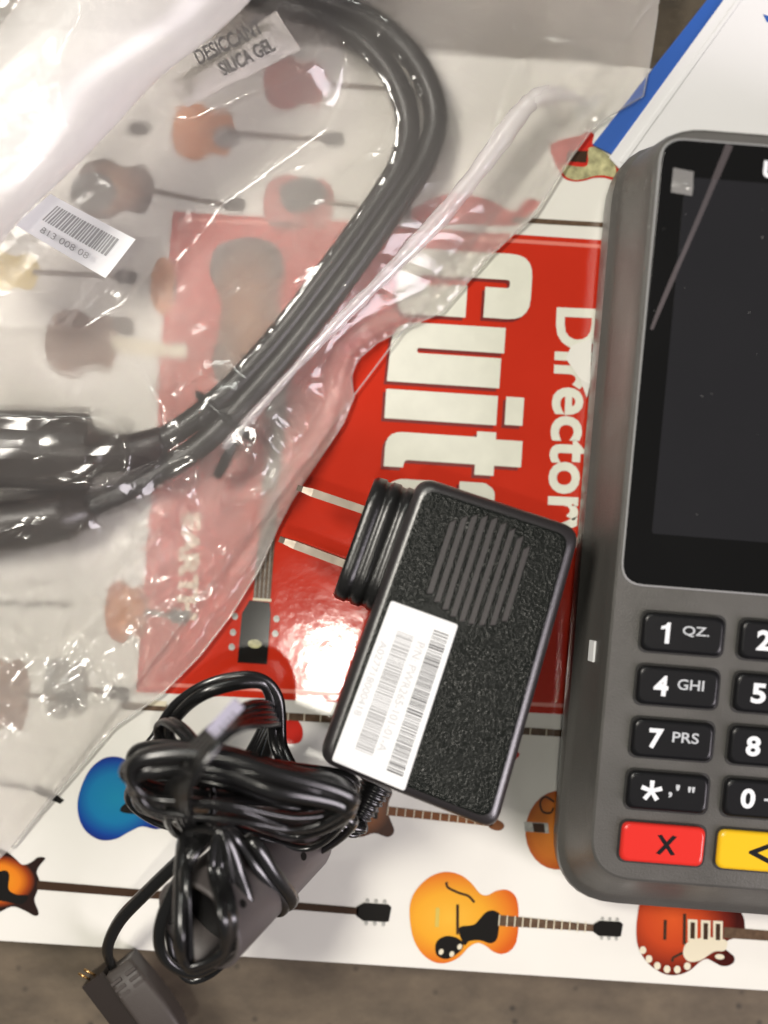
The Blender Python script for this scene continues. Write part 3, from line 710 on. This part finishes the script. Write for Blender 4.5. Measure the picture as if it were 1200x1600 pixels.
# sticker with two barcodes
sp = [W(*p, AZ) for p in ((611, 938), (716, 976), (632, 1236), (518, 1188))]
s2 = [(v.x, v.y) for v in sp]
def srg(z, ins): return [Vector((q.x, q.y, z)) for q in rpoly([(b.x, b.y, 0) for b in inset_poly(s2, ins)], .6, 4)]
stk = loft('sticker', [srg(AZ - .05, 0), srg(AZ + .10, 0), srg(AZ + .16, .06)], M['sticker'], adp, smooth=False)
def bil(s, tt):   # s across (0..1), tt along the long side
    a = sp[0].lerp(sp[1], s); b = sp[3].lerp(sp[2], s); return a.lerp(b, tt)
def barcode(name, s0, s1, t0, t1, mt, seed, par, n=58, z=AZ + .20):
    rr = random.Random(seed); t = t0; vs, fs = [], []
    unit = (t1 - t0) / n / 3.2
    while t < t1:
        wd = unit * rr.choice((1, 1, 1.6, 2.4)); n0 = len(vs)
        for s, q in ((s0, t), (s1, t), (s1, t + wd), (s0, t + wd)):
            p = bil(s, q); p.z = z; vs.append(p)
        fs.append((n0 + 3, n0 + 2, n0 + 1, n0)); t += wd + unit * rr.choice((1, 1.4, 2.2))
    return mkobj(name, vs, fs, mt, par)
barcode('barcode', .23, .47, .155, .88, M['ink_soft'], 3, stk)
barcode('barcode', .70, .92, .075, .93, M['ink'], 5, stk)
rl = (sp[3] - sp[0]).normalized(); ql = (sp[1] - sp[0]).normalized()
def stick_text(s, s_at, t0, t1, h):
    o = bil(s_at, t0); o.z = AZ + .20
    text_fit('sticker_text', s, o, rl, ql, (bil(s_at, t1) - bil(s_at, t0)).length, h, M['ink_faint'], stk, .0)
stick_text('P/N: PWR265-101-01-A', .535, .17, .84, 1.7)
stick_text('A027718000418', .06, .24, .70, 1.5)
# strain relief and cord
def Q(px, py, z): return W(px, py, z)
sr = [Q(588, 1226, 13), Q(578, 1246, 13), Q(566, 1268, 13), Q(556, 1284, 14)]
srp = catmull(sr, 8); tube('strain_relief', srp, [3.6 - 1.6 * (i / len(srp)) + (.35 if i % 3 == 0 else -.2) for i in range(len(srp))], M['adapter_smooth'], adp, 14)
path = [Q(560, 1280, 14), Q(548, 1300, 16)]
rr = random.Random(11)
# horizontal turns of the skein
NT = 9
for k in range(NT):
    a = k / (NT - 1); j = lambda s: rr.uniform(-s, s)
    zl = 14 + 30 * math.sin(math.pi * (a * .8 + .15)) + j(3)
    yo = -46 + 108 * a
    path += [Q(470 + j(10), 1245 + yo * .75 + 40 + j(8), zl - 6), Q(360 + j(14), 1265 + yo * .55 + j(8), zl + j(3)), Q(250 + j(14), 1250 + yo * .55 + j(8), zl),
             Q(203 + j(10), 1222 + yo * .40 + j(8), zl + 3), Q(222 + j(8), 1192 + yo * .45 + j(6), zl + 6), Q(330 + j(12), 1190 + yo * .62 + j(8), zl + 7 + j(3)),
             Q(440 + j(12), 1215 + yo * .62 + j(8), zl + 5), Q(528 + j(12), 1238 + yo * .62 + j(8), zl), Q(548 + j(8), 1262 + yo * .5 + j(6), zl - 4)]
# wraps across the waist, running up to the right
for k in range(5):
    a = k / 4
    path += [Q(300 + 24 * a, 1310 - 4 * k, 22), Q(262 + 30 * a, 1240, 44 + 2 * k), Q(320 + 32 * a, 1150, 46 + 2 * k), Q(395 + 18 * a, 1100 + 8 * k, 36), Q(420 + 8 * a, 1120 + 6 * k, 18), Q(360 + 20 * a, 1230, 10)]
# loops rising over the red panel
for k in range(2):
    a = k * 1.0
    path += [Q(250 - 10 * a, 1190, 18 + 4 * k), Q(262 + 8 * a, 1120 + 6 * k, 22), Q(320, 1072 + 12 * a, 26 + 2 * k), Q(395 + 4 * a, 1058 + 8 * a, 26), Q(432 - 8 * a, 1088, 24), Q(438 - 8 * a, 1160, 22), Q(445, 1225, 26)]
for k in range(2):
    path += [Q(300, 1210, 20), Q(252 + 12 * k, 1150, 24), Q(258 + 14 * k, 1128, 28), Q(290 + 10 * k, 1150, 34), Q(330, 1200, 36)]
# loops hanging below
for k, (lx, ly, rx, bz) in enumerate(((268, 1420, 375, 26), (252, 1440, 388, 30), (290, 1400, 362, 38), (280, 1455, 350, 40))):
    path += [Q(330 - 12 * k, 1300, 34), Q(300 - 6 * k, 1345, 38), Q(lx, ly, bz + 4), Q(lx + 4, 1490 + 6 * (k % 2), bz), Q(300, 1528 - 6 * k, bz - 2), Q(350, 1500 - 5 * k, bz), Q(rx, 1430, bz + 6), Q(rx - 16, 1360, 38), Q(345, 1300, 40)]
for k in range(2):
    path += [Q(370 + 22 * k, 1310, 36), Q(408 + 20 * k, 1362, 34), Q(446 + 12 * k, 1412 - 6 * k, 27), Q(430 + 10 * k, 1420 - 8 * k, 22), Q(380, 1340, 22)]
path += [Q(320, 1310, 30), Q(275, 1350, 26), Q(225, 1398, 20), Q(186, 1440, 14), Q(168, 1482, 9), Q(176, 1512, 5), Q(192, 1530, 3)]
cord_path = catmull([tuple(p) for p in path], 7)
tube('cord', cord_path, 1.4, M['cord'], adp, 12, .60)['label'] = 'thin black cord wound into an untidy bundle'
# tag clipped to the cord
tg = [Q(330, 1146, 54), Q(374, 1098, 52)]
d0 = (tg[1] - tg[0]).normalized(); s0 = Vector((-d0.y, d0.x, 0)).normalized()
b4 = [tg[0] + s0 * 1.3, tg[0] - s0 * 1.3, tg[1] - s0 * 1.3, tg[1] + s0 * 1.3]
tgo = loft('cord_tag', [[b + Vector((0, 0, -.4)) for b in b4], [b + Vector((0, 0, .4)) for b in b4]], M['tag'], adp, smooth=False)
for k in range(4):
    p = tg[0] + d0 * (2.0 + 1.1 * k) - s0 * .3; p.z += .45
    mkobj('tag_mark', [p + s0 * .1, p - s0 * 1.1, p - s0 * 1.1 + d0 * .35, p + s0 * .1 + d0 * .35], [(0, 1, 2, 3)], M['ink'], tgo)
# connector at the free end, hanging over the book edge
cd = Vector((50, -66, 0)).normalized(); cs = Vector((-cd.y, cd.x, 0))   # long axis down right
cc = Q(226, 1562, 6)
con = empty('connector', tuple(cc), adp); con['label'] = 'dark brown plug on the free end of the cord'
def cring(l, hw, hz, zc, r=1.2):
    pts = rpoly([(-hw, -hz, 0), (hw, -hz, 0), (hw, hz, 0), (-hw, hz, 0)], r, 4)
    return [cc + cd * l + cs * p.x + Vector((0, 0, p.y + zc)) for p in pts]
loft('shell', [cring(-9.5, 2.9, 3.4, -2.5), cring(-9.2, 3.5, 4.2, -2.5), cring(-2.5, 3.9, 4.6, -2.2), cring(3, 4.0, 4.6, -2.2), cring(8, 3.6, 4.3, -2.2), cring(12, 2.6, 3.3, -2.2), cring(13.5, 1.5, 2.0, -2.2)], M['connector'], con)
loft('socket_block', [[cc + cd * l + cs * x + Vector((0, 0, zz)) for x, zz in ((-9.2, -11), (-3.4, -11), (-3.4, .5), (-9.2, .5))] for l in (-10.5, 7)], M['plug'], con, smooth=False)
for k in range(3):
    for l in (-7.2, -5.6, -4.0):
        if k == 1: continue
        loft('grip_ridge', [[cc + cd * (l + e) + cs * (x + (k - 1) * 1.9) + Vector((0, 0, zz)) for x, zz in ((-1.3, 1.6), (1.3, 1.6), (1.3, 2.35), (-1.3, 2.35))] for e in (-.35, .35)], M['connector'], con, smooth=False)
for k in range(2):
    p = cc - cd * 10.5 - cs * (7.6 - 1.5 * k) + Vector((0, 0, -2))
    tube('contact_pin', [p, p - cd * 2.6 - cs * 1.2], .28, M['gold'], con, 8)

# ------------------------------------------------------------------ round barrel lying under the bundle
b0, b1 = W(470, 1296, 9.5), W(310, 1446, 36)
ax = (b1 - b0); bl = ax.length; ax.normalize()
bar = empty('plastic_barrel', tuple(b0 - Vector((0, 0, 9.5)))); setp(bar, 'grey round plastic barrel with a dark open end under the cord bundle', 'barrel')
u1 = ax.cross(Vector((0, 0, 1))).normalized(); u2 = u1.cross(ax).normalized()
def circ(t, r): return [b0 + ax * t + u1 * (r * math.cos(a)) + u2 * (r * math.sin(a)) for a in [2 * math.pi * k / 40 for k in range(40)]]
loft('shell', [circ(0, 7.5), circ(.6, 8.6), circ(2, 9), circ(bl - 1, 10.3), circ(bl - .3, 10.4), circ(bl, 10.1), circ(bl, 9.4), circ(bl - 7, 9.0)], M['barrel'], bar, cap1=False)
loft('inner_face', [circ(bl - 7.2, 9.2), circ(bl - 6.8, 9.2)], M['adapter_smooth'], bar)
for px, py, dd in ((382, 1414, .62), (476, 1340, .25)):
    best = None
    tgt = W(px, py, 14)
    for k in range(60):
        for t in np.linspace(2, bl - 2, 40):
            a = 2 * math.pi * k / 60; r = 9 + 1.3 * t / bl
            p = b0 + ax * float(t) + u1 * (r * math.cos(a)) + u2 * (r * math.sin(a))
            n_ = u1 * math.cos(a) + u2 * math.sin(a)
            if n_.z < .2: continue
            s = CAMH / (CAMH - p.z) * PXMM; d2 = (600 + p.x * s - px) ** 2 + (800 - p.y * s - py) ** 2
            if best is None or d2 < best[0]: best = (d2, p, n_)
    _, p, n_ = best; e1 = n_.cross(ax).normalized(); e2 = n_.cross(e1)
    loft('screw_hole', [[p + n_ * z + e1 * (.85 * math.cos(a)) + e2 * (.85 * math.sin(a)) for a in [k * math.pi / 8 for k in range(16)]] for z in (-.4, .06)], M['p_black'], bar, smooth=False)

# ------------------------------------------------------------------ thick power cable inside the bag
pw = empty('power_cable', tuple(W(500, 430, 1))); setp(pw, 'thick black power cable looped inside the clear bag', 'cable')
ca = [(-160, 690, 9), (60, 706, 9), (165, 706, 9), (250, 688, 9), (340, 625, 10), (430, 530, 10), (512, 424, 10), (582, 328, 9), (628, 250, 8), (636, 180, 7), (606, 108, 7), (548, 52, 7), (470, 18, 8), (400, 2, 9), (300, -40, 9)]
cb = [(-160, 840, 7), (0, 822, 7), (120, 796, 7), (230, 748, 7), (320, 690, 8), (395, 612, 9), (470, 524, 10), (546, 424, 10), (612, 330, 9), (662, 252, 7), (680, 180, 6), (656, 108, 6), (600, 46, 6), (530, 10, 7), (430, -20, 8), (330, -70, 8)]
pa = catmull([tuple(W(*p)) for p in ca], 8); pb = catmull([tuple(W(*p)) for p in cb], 8)
tube('strand', pa, 2.55, M['cable'], pw, 18); tube('strand', pb, 2.65, M['cable'], pw, 18)
plp = [(-150, 695, 11), (-60, 700, 11), (40, 702, 11), (120, 706, 10), (150, 707, 9.5), (200, 706, 9), (255, 688, 9)]
pp = catmull([tuple(W(*p)) for p in plp], 8); n_ = len(pp)
def prad(i):
    x = i / (n_ - 1)
    if x < .60: return 8.4
    if x < .70: return 8.4 - (x - .60) / .10 * 3.8
    return 4.6 - (x - .70) / .3 * 1.6
tube('plug', pp, [prad(i) for i in range(n_)], M['plug'], pw, 22)
pp2 = catmull([tuple(W(*p)) for p in [(-150, 835, 8), (-40, 824, 8), (50, 812, 8), (105, 800, 8), (140, 788, 8)]], 8); n2_ = len(pp2)
tube('plug', pp2, [6.0 if i < n2_ * .7 else 6.0 - (i / n2_ - .7) / .3 * 2.6 for i in range(n2_)], M['plug'], pw, 22)
# tie round the two strands
tc0 = W(352, 652, 10); dirc = (W(440, 535, 10) - W(300, 700, 10)).normalized(); sd = Vector((-dirc.y, dirc.x, 0))
tp = [tc0 + sd * (7.6 * math.cos(a)) + Vector((0, 0, 4.6 * math.sin(a))) for a in [2 * math.pi * k / 28 for k in range(29)]]
tube('cable_tie', tp, .8, M['adapter_smooth'], pw, 8)
tube('cable_tie_end', catmull([tuple(W(368, 690, 9)), tuple(W(352, 722, 8)), tuple(W(342, 742, 5))], 6), 1.2, M['adapter_smooth'], pw, 8)

# ------------------------------------------------------------------ desiccant packet
pk = [W(*p, 12) for p in ((267, 127), (308, 66), (375, 22), (442, 42), (469, 78), (380, 122), (290, 167))]
A0, A1, B0, B1 = W(262, 132, 12), W(432, 18, 12), W(292, 168, 12), W(470, 78, 12)
pv, pf = [], []
NU, NV = 18, 9
for i in range(NU + 1):
    for j in range(NV + 1):
        a, b_ = i / NU, j / NV
        p = A0.lerp(A1, a).lerp(B0.lerp(B1, a), b_)
        edge = max(0, min(a, 1 - a, b_ * .5, (1 - b_) * .5) - .05) * 9
        p.z = 12 + 2.2 * min(1, edge) + .25 * math.sin(14 * a) * math.cos(9 * b_)
        pv.append(p)
for i in range(NU):
    for j in range(NV): a = i * (NV + 1) + j; pf.append((a, a + 1, a + NV + 2, a + NV + 1))
n0 = len(pv); pv += [Vector((p.x, p.y, 11.6 - (p.z - 12) * .6)) for p in pv]; pf += [tuple(n0 + q for q in reversed(f)) for f in pf[:NU * NV]]
pkt = empty('desiccant_packet', tuple((A0 + B1) / 2 - Vector((0, 0, 4)))); setp(pkt, 'small white desiccant packet with black lettering inside the bag', 'packet')
mkobj('sachet', pv, pf, M['packet'], pkt, True)
rd = (B1 - B0).normalized(); qd = Vector((-rd.y, rd.x, 0))
o = W(312, 102, 14.55); text_fit('packet_text', 'DESICCANT', o, rd, qd, 15.5, 3.4, M['ink'], pkt, .02)
o = W(350, 120, 14.55); text_fit('packet_text', 'SILICA GEL', o, rd, qd, 12.5, 3.2, M['ink'], pkt, .02)

# ------------------------------------------------------------------ clear plastic bag: film sheets draped over the cable
bag = empty('plastic_bag', tuple(W(450, 500, .5))); setp(bag, 'crinkled clear plastic bag holding the thick power cable', 'bag')
poly = [(1028, 15), (1017, 90), (1005, 150), (968, 172), (930, 196), (897, 240), (868, 284), (836, 336), (800, 368), (768, 398), (730, 442), (690, 488), (640, 510), (590, 535), (558, 562), (548, 590), (553, 620), (537, 660), (515, 694), (482, 742), (455, 784), (434, 824), (405, 890), (362, 960), (312, 1025), (252, 1086), (176, 1138), (118, 1206), (66, 1266), (18, 1324), (-60, 1400), (-190, 1400), (-190, -190), (1050, -190)]
pfine = []
for i in range(len(poly)):
    x0, y0 = poly[i]; x1, y1 = poly[(i + 1) % len(poly)]; m_ = max(1, int(math.hypot(x1 - x0, y1 - y0) / 9))
    for k in range(m_): pfine.append((x0 + (x1 - x0) * k / m_, y0 + (y1 - y0) * k / m_))
PF = np.array(pfine)
def inside(X, Y, P):
    r = np.zeros(X.shape, bool); n = len(P); j = n - 1
    for i in range(n):
        xi, yi = P[i]; xj, yj = P[j]
        c_ = ((yi > Y) != (yj > Y)) & (X < (xj - xi) * (Y - yi) / (yj - yi + 1e-12) + xi)
        r ^= c_; j = i
    return r
def dist_pts(X, Y, pts):
    out = np.full(X.shape, 1e9)
    for (x, y) in pts: out = np.minimum(out, (X - x) ** 2 + (Y - y) ** 2)
    return np.sqrt(out)
SP = 8.0
gx, gy = np.meshgrid(np.arange(-184, 1040, SP), np.arange(-184, 1396, SP))
gx = gx + (np.arange(gx.shape[0]) % 2)[:, None] * SP / 2
gx = gx.ravel() + rng.uniform(-1.2, 1.2, gx.size); gy = gy.ravel() + rng.uniform(-1.2, 1.2, gy.size)
ins = inside(gx, gy, poly); gx, gy = gx[ins], gy[ins]
dB = dist_pts(gx, gy, pfine[::1]); keep = dB > 5.5; gx, gy = gx[keep], gy[keep]
pts2 = [Vector(p) for p in pfine] + [Vector((float(x), float(y))) for x, y in zip(gx, gy)]
nb = len(pfine)
cdt = delaunay_2d_cdt(pts2, [], [list(range(nb))], 1, 1e-5)
V2 = np.array([tuple(v) for v in cdt[0]]); F2 = [tuple(f) for f in cdt[2]]
X, Y = V2[:, 0], V2[:, 1]
def vnoise(x, y, seed):
    r = np.random.default_rng(seed); g_ = r.uniform(-1, 1, (64, 64))
    xi = np.floor(x).astype(int); yi = np.floor(y).astype(int); fx, fy = x - xi, y - yi
    fx = fx * fx * (3 - 2 * fx); fy = fy * fy * (3 - 2 * fy)
    a = g_[yi % 64, xi % 64]; b_ = g_[yi % 64, (xi + 1) % 64]; c_ = g_[(yi + 1) % 64, xi % 64]; d_ = g_[(yi + 1) % 64, (xi + 1) % 64]
    return a * (1 - fx) * (1 - fy) + b_ * fx * (1 - fy) + c_ * (1 - fx) * fy + d_ * fx * fy
dP = dist_pts(X, Y, pfine[::2])
def line_d(pl, step=6):
    q = catmull([(a[0], a[1], 0) for a in pl], 10); return dist_pts(X, Y, [(p.x, p.y) for p in q])
d_a = line_d(ca); d_b = line_d(cb); dc = np.minimum(d_a, d_b)
sm = lambda e0, e1, x: (lambda t: t * t * (3 - 2 * t))(np.clip((x - e0) / (e1 - e0), 0, 1))
h = 2.6 + 1.2 * vnoise(X / 90, Y / 90, 1)
zc = np.where(d_a < d_b, np.interp(X, [p[0] for p in sorted(ca)], [p[2] for p in sorted(ca)]), np.interp(X, [p[0] for p in sorted(cb)], [p[2] for p in sorted(cb)]))
h = np.maximum(h, 13.3 - np.maximum(dc - 14, 0) * .060)
d_tie = np.hypot(X - 352, Y - 652); h = np.maximum(h, 15.4 - np.maximum(d_tie - 40, 0) * .06)
d_pl = line_d([(-190, 695), (0, 700), (120, 706), (150, 707)]); h = np.maximum(h, 20.2 - np.maximum(d_pl - 54, 0) * .13)
d_p2 = line_d([(-190, 835), (0, 818), (100, 800)]); h = np.maximum(h, 15.0 - np.maximum(d_p2 - 40, 0) * .12)
d_pk = dist_pts(X, Y, [(365 + 16 * k, 95 - 7 * k) for k in range(-5, 6)]); h = np.maximum(h, 15.6 - np.maximum(d_pk - 60, 0) * .10)
# tight fold outside the cable, running to the upper right
fl = [(352, 700), (430, 610), (520, 512), (600, 432), (690, 338), (760, 250), (812, 178), (842, 152), (880, 148), (915, 160)]
d_f = line_d(fl)
h = np.maximum(h, 2.5 + 8.0 * np.exp(-(d_f / 34) ** 2) * sm(0, 60, dP))
# broad tented sheet between cable and that fold
h = np.maximum(h, 9.5 * np.exp(-(d_f / 75) ** 2) * sm(0, 90, dP))
# crumples: sharp ridges running roughly with the fold
def ridged(ang, fx, fy, seed, p=1.0):
    c_, s_2 = math.cos(ang), math.sin(ang); xr, yr = X * c_ + Y * s_2, -X * s_2 + Y * c_
    wx = 14 * vnoise(X / 70, Y / 70, seed + 50); n_1 = vnoise((xr + wx) / fx + 20, (yr + wx) / fy + 20, seed)
    return (1 - np.abs(n_1)) ** (3 * p)
crum = np.exp(-(((X - 420) / 130) ** 2 + ((Y - 720) / 110) ** 2)) + .75 * np.exp(-(((X - 270) / 120) ** 2 + ((Y - 900) / 170) ** 2)) + .5 * np.exp(-(((X - 90) / 130) ** 2 + ((Y - 1060) / 130) ** 2))
h += (.10 + 2.6 * crum) * sm(20, 60, dc * 1.0 + 200 * (Y > 760)) * (ridged(-.8, 90, 26, 3) + .7 * ridged(.9, 80, 22, 5)) * sm(0, 40, dP) * .8
h += .45 * ridged(-.75, 220, 60, 8) * sm(10, 80, dP) + .25 * ridged(.3, 160, 70, 9)
h = np.where(True, .9 + (h - .9) * (.12 + .88 * sm(0, 46, dP)), h)
# near the leaflet the film lies over its edge
h = np.maximum(h, 2.3 * sm(880, 950, X) * (1 - sm(200, 300, Y)))
verts = [W(float(x), float(y), float(z)) for x, y, z in zip(X, Y, h)]
def up(fs, vs, sgn=1):
    out = []
    for f in fs:
        a, b_, c_ = vs[f[0]], vs[f[1]], vs[f[2]]
        nz_ = (b_.x - a.x) * (c_.y - a.y) - (b_.y - a.y) * (c_.x - a.x)
        out.append(f if nz_ * sgn > 0 else tuple(reversed(f)))
    return out
mkobj('front_film', verts, up(F2, verts), M['film'], bag, True)
bp_ = [W(x, y, .55) for x, y in pfine[::3]]
if sum(bp_[i].x * bp_[(i + 1) % len(bp_)].y - bp_[(i + 1) % len(bp_)].x * bp_[i].y for i in range(len(bp_))) < 0: bp_.reverse()
mkobj('back_film', bp_, [tuple(range(len(bp_)))], M['film_back'], bag)
# welded seam along the free edge
seam = [W(x, y, 1.3) for x, y in pfine if y < 1330 and x > 10 and y > -20]
tube('seam', seam, .22, M['film_clear'], bag, 6)
# doubled fold standing along the cable
fp = catmull([tuple(W(x, y, z)) for (x, y), z in zip(fl, (9, 11, 12, 11.5, 10.5, 10, 9.5, 8.5, 7, 4.5))], 10); nf = len(fp)
fo = tube('folded_edge', fp, [1.1 + 1.1 * sm(0.1, .6, i / nf) + .16 * math.sin(i * .37) + .1 * math.sin(i * 1.3) - 1.9 * sm(.8, 1, i / nf) for i in range(nf)], M['film_fold'], bag, 10)
fo['label'] = 'shiny doubled fold running along the outside of the cable'
# rolled mouth of the bag across the upper left corner
ra, rb = W(-150, 352, 36), W(430, -236, 36)
rdv = (rb - ra); rlen = rdv.length; rdv.normalize(); rs = Vector((-rdv.y, rdv.x, 0))     # rs points up left
rv, rf = [], []; NR, NS = 60, 40
for i in range(NR + 1):
    tt = i / NR; cpos = ra.lerp(rb, tt)
    for k in range(NS + 1):
        a = -2.6 + 4.9 * k / NS
        wob = 1 + .05 * math.sin(7 * tt + 1.5 * a) + .035 * math.sin(17 * tt - 3 * a)
        R1 = (13.0 + 3.5 * (k / NS)) * wob
        rv.append(cpos + rs * (-R1 * math.sin(a + .4) * 1.0) + Vector((0, 0, R1 * .85 * math.cos(a + .4))))
for i in range(NR):
    for k in range(NS): a = i * (NS + 1) + k; rf.append((a, a + 1, a + NS + 2, a + NS + 1))
rl_ = mkobj('rolled_mouth', rv, rf, M['film_roll'], bag, True); rl_['label'] = 'thick white rolled mouth of the bag'
# barcode sticker on the bag
sp = [W(*p, 17.5) for p in ((84, 308), (212, 374), (164, 434), (31, 357))]
bv, bf = [], []
for i in range(13):
    for j in range(7):
        a, b_ = i / 12, j / 6; p = bil(a, b_); p.z = 17.5 + 1.6 * (1 - a) ** 3 * 2 + .5 * math.sin(3 * a + 2 * b_); bv.append(p)
for i in range(12):
    for j in range(6): a = i * 7 + j; bf.append((a, a + 1, a + 8, a + 7))
bs = mkobj('barcode_sticker', bv, up(bf, bv), M['sticker'], bag, True); bs['label'] = 'white barcode sticker on the bag'
def barz(s, t): return 17.5 + 1.6 * (1 - s) ** 3 * 2 + .5 * math.sin(3 * s + 2 * t) + .12
rr2 = random.Random(4); vs, fs = [], []; s = .14
while s < .86:
    wd = .012 * rr2.choice((1, 1.5, 2)); n0 = len(vs)
    for a, b_ in ((s, .16), (s + wd, .16), (s + wd, .60), (s, .60)):
        p = bil(a, b_); p.z = barz(a, b_); vs.append(p)
    fs.append((n0, n0 + 3, n0 + 2, n0 + 1)); s += wd + .011 * rr2.choice((1, 1.4))
mkobj('barcode', vs, up(fs, vs), M['ink_soft'], bs)
dd = (sp[2] - sp[3]).normalized(); qq = Vector((-dd.y, dd.x, 0))
def lf(p): return p
o = bil(.2, .86); o.z = 19.6
text_fit('sticker_text', '813 008 08', o, dd, qq, 11.5, 1.4, M['ink_soft'], bs, .0)

for o in list(bpy.data.objects):
    if '_wl' in o: del o['_wl']
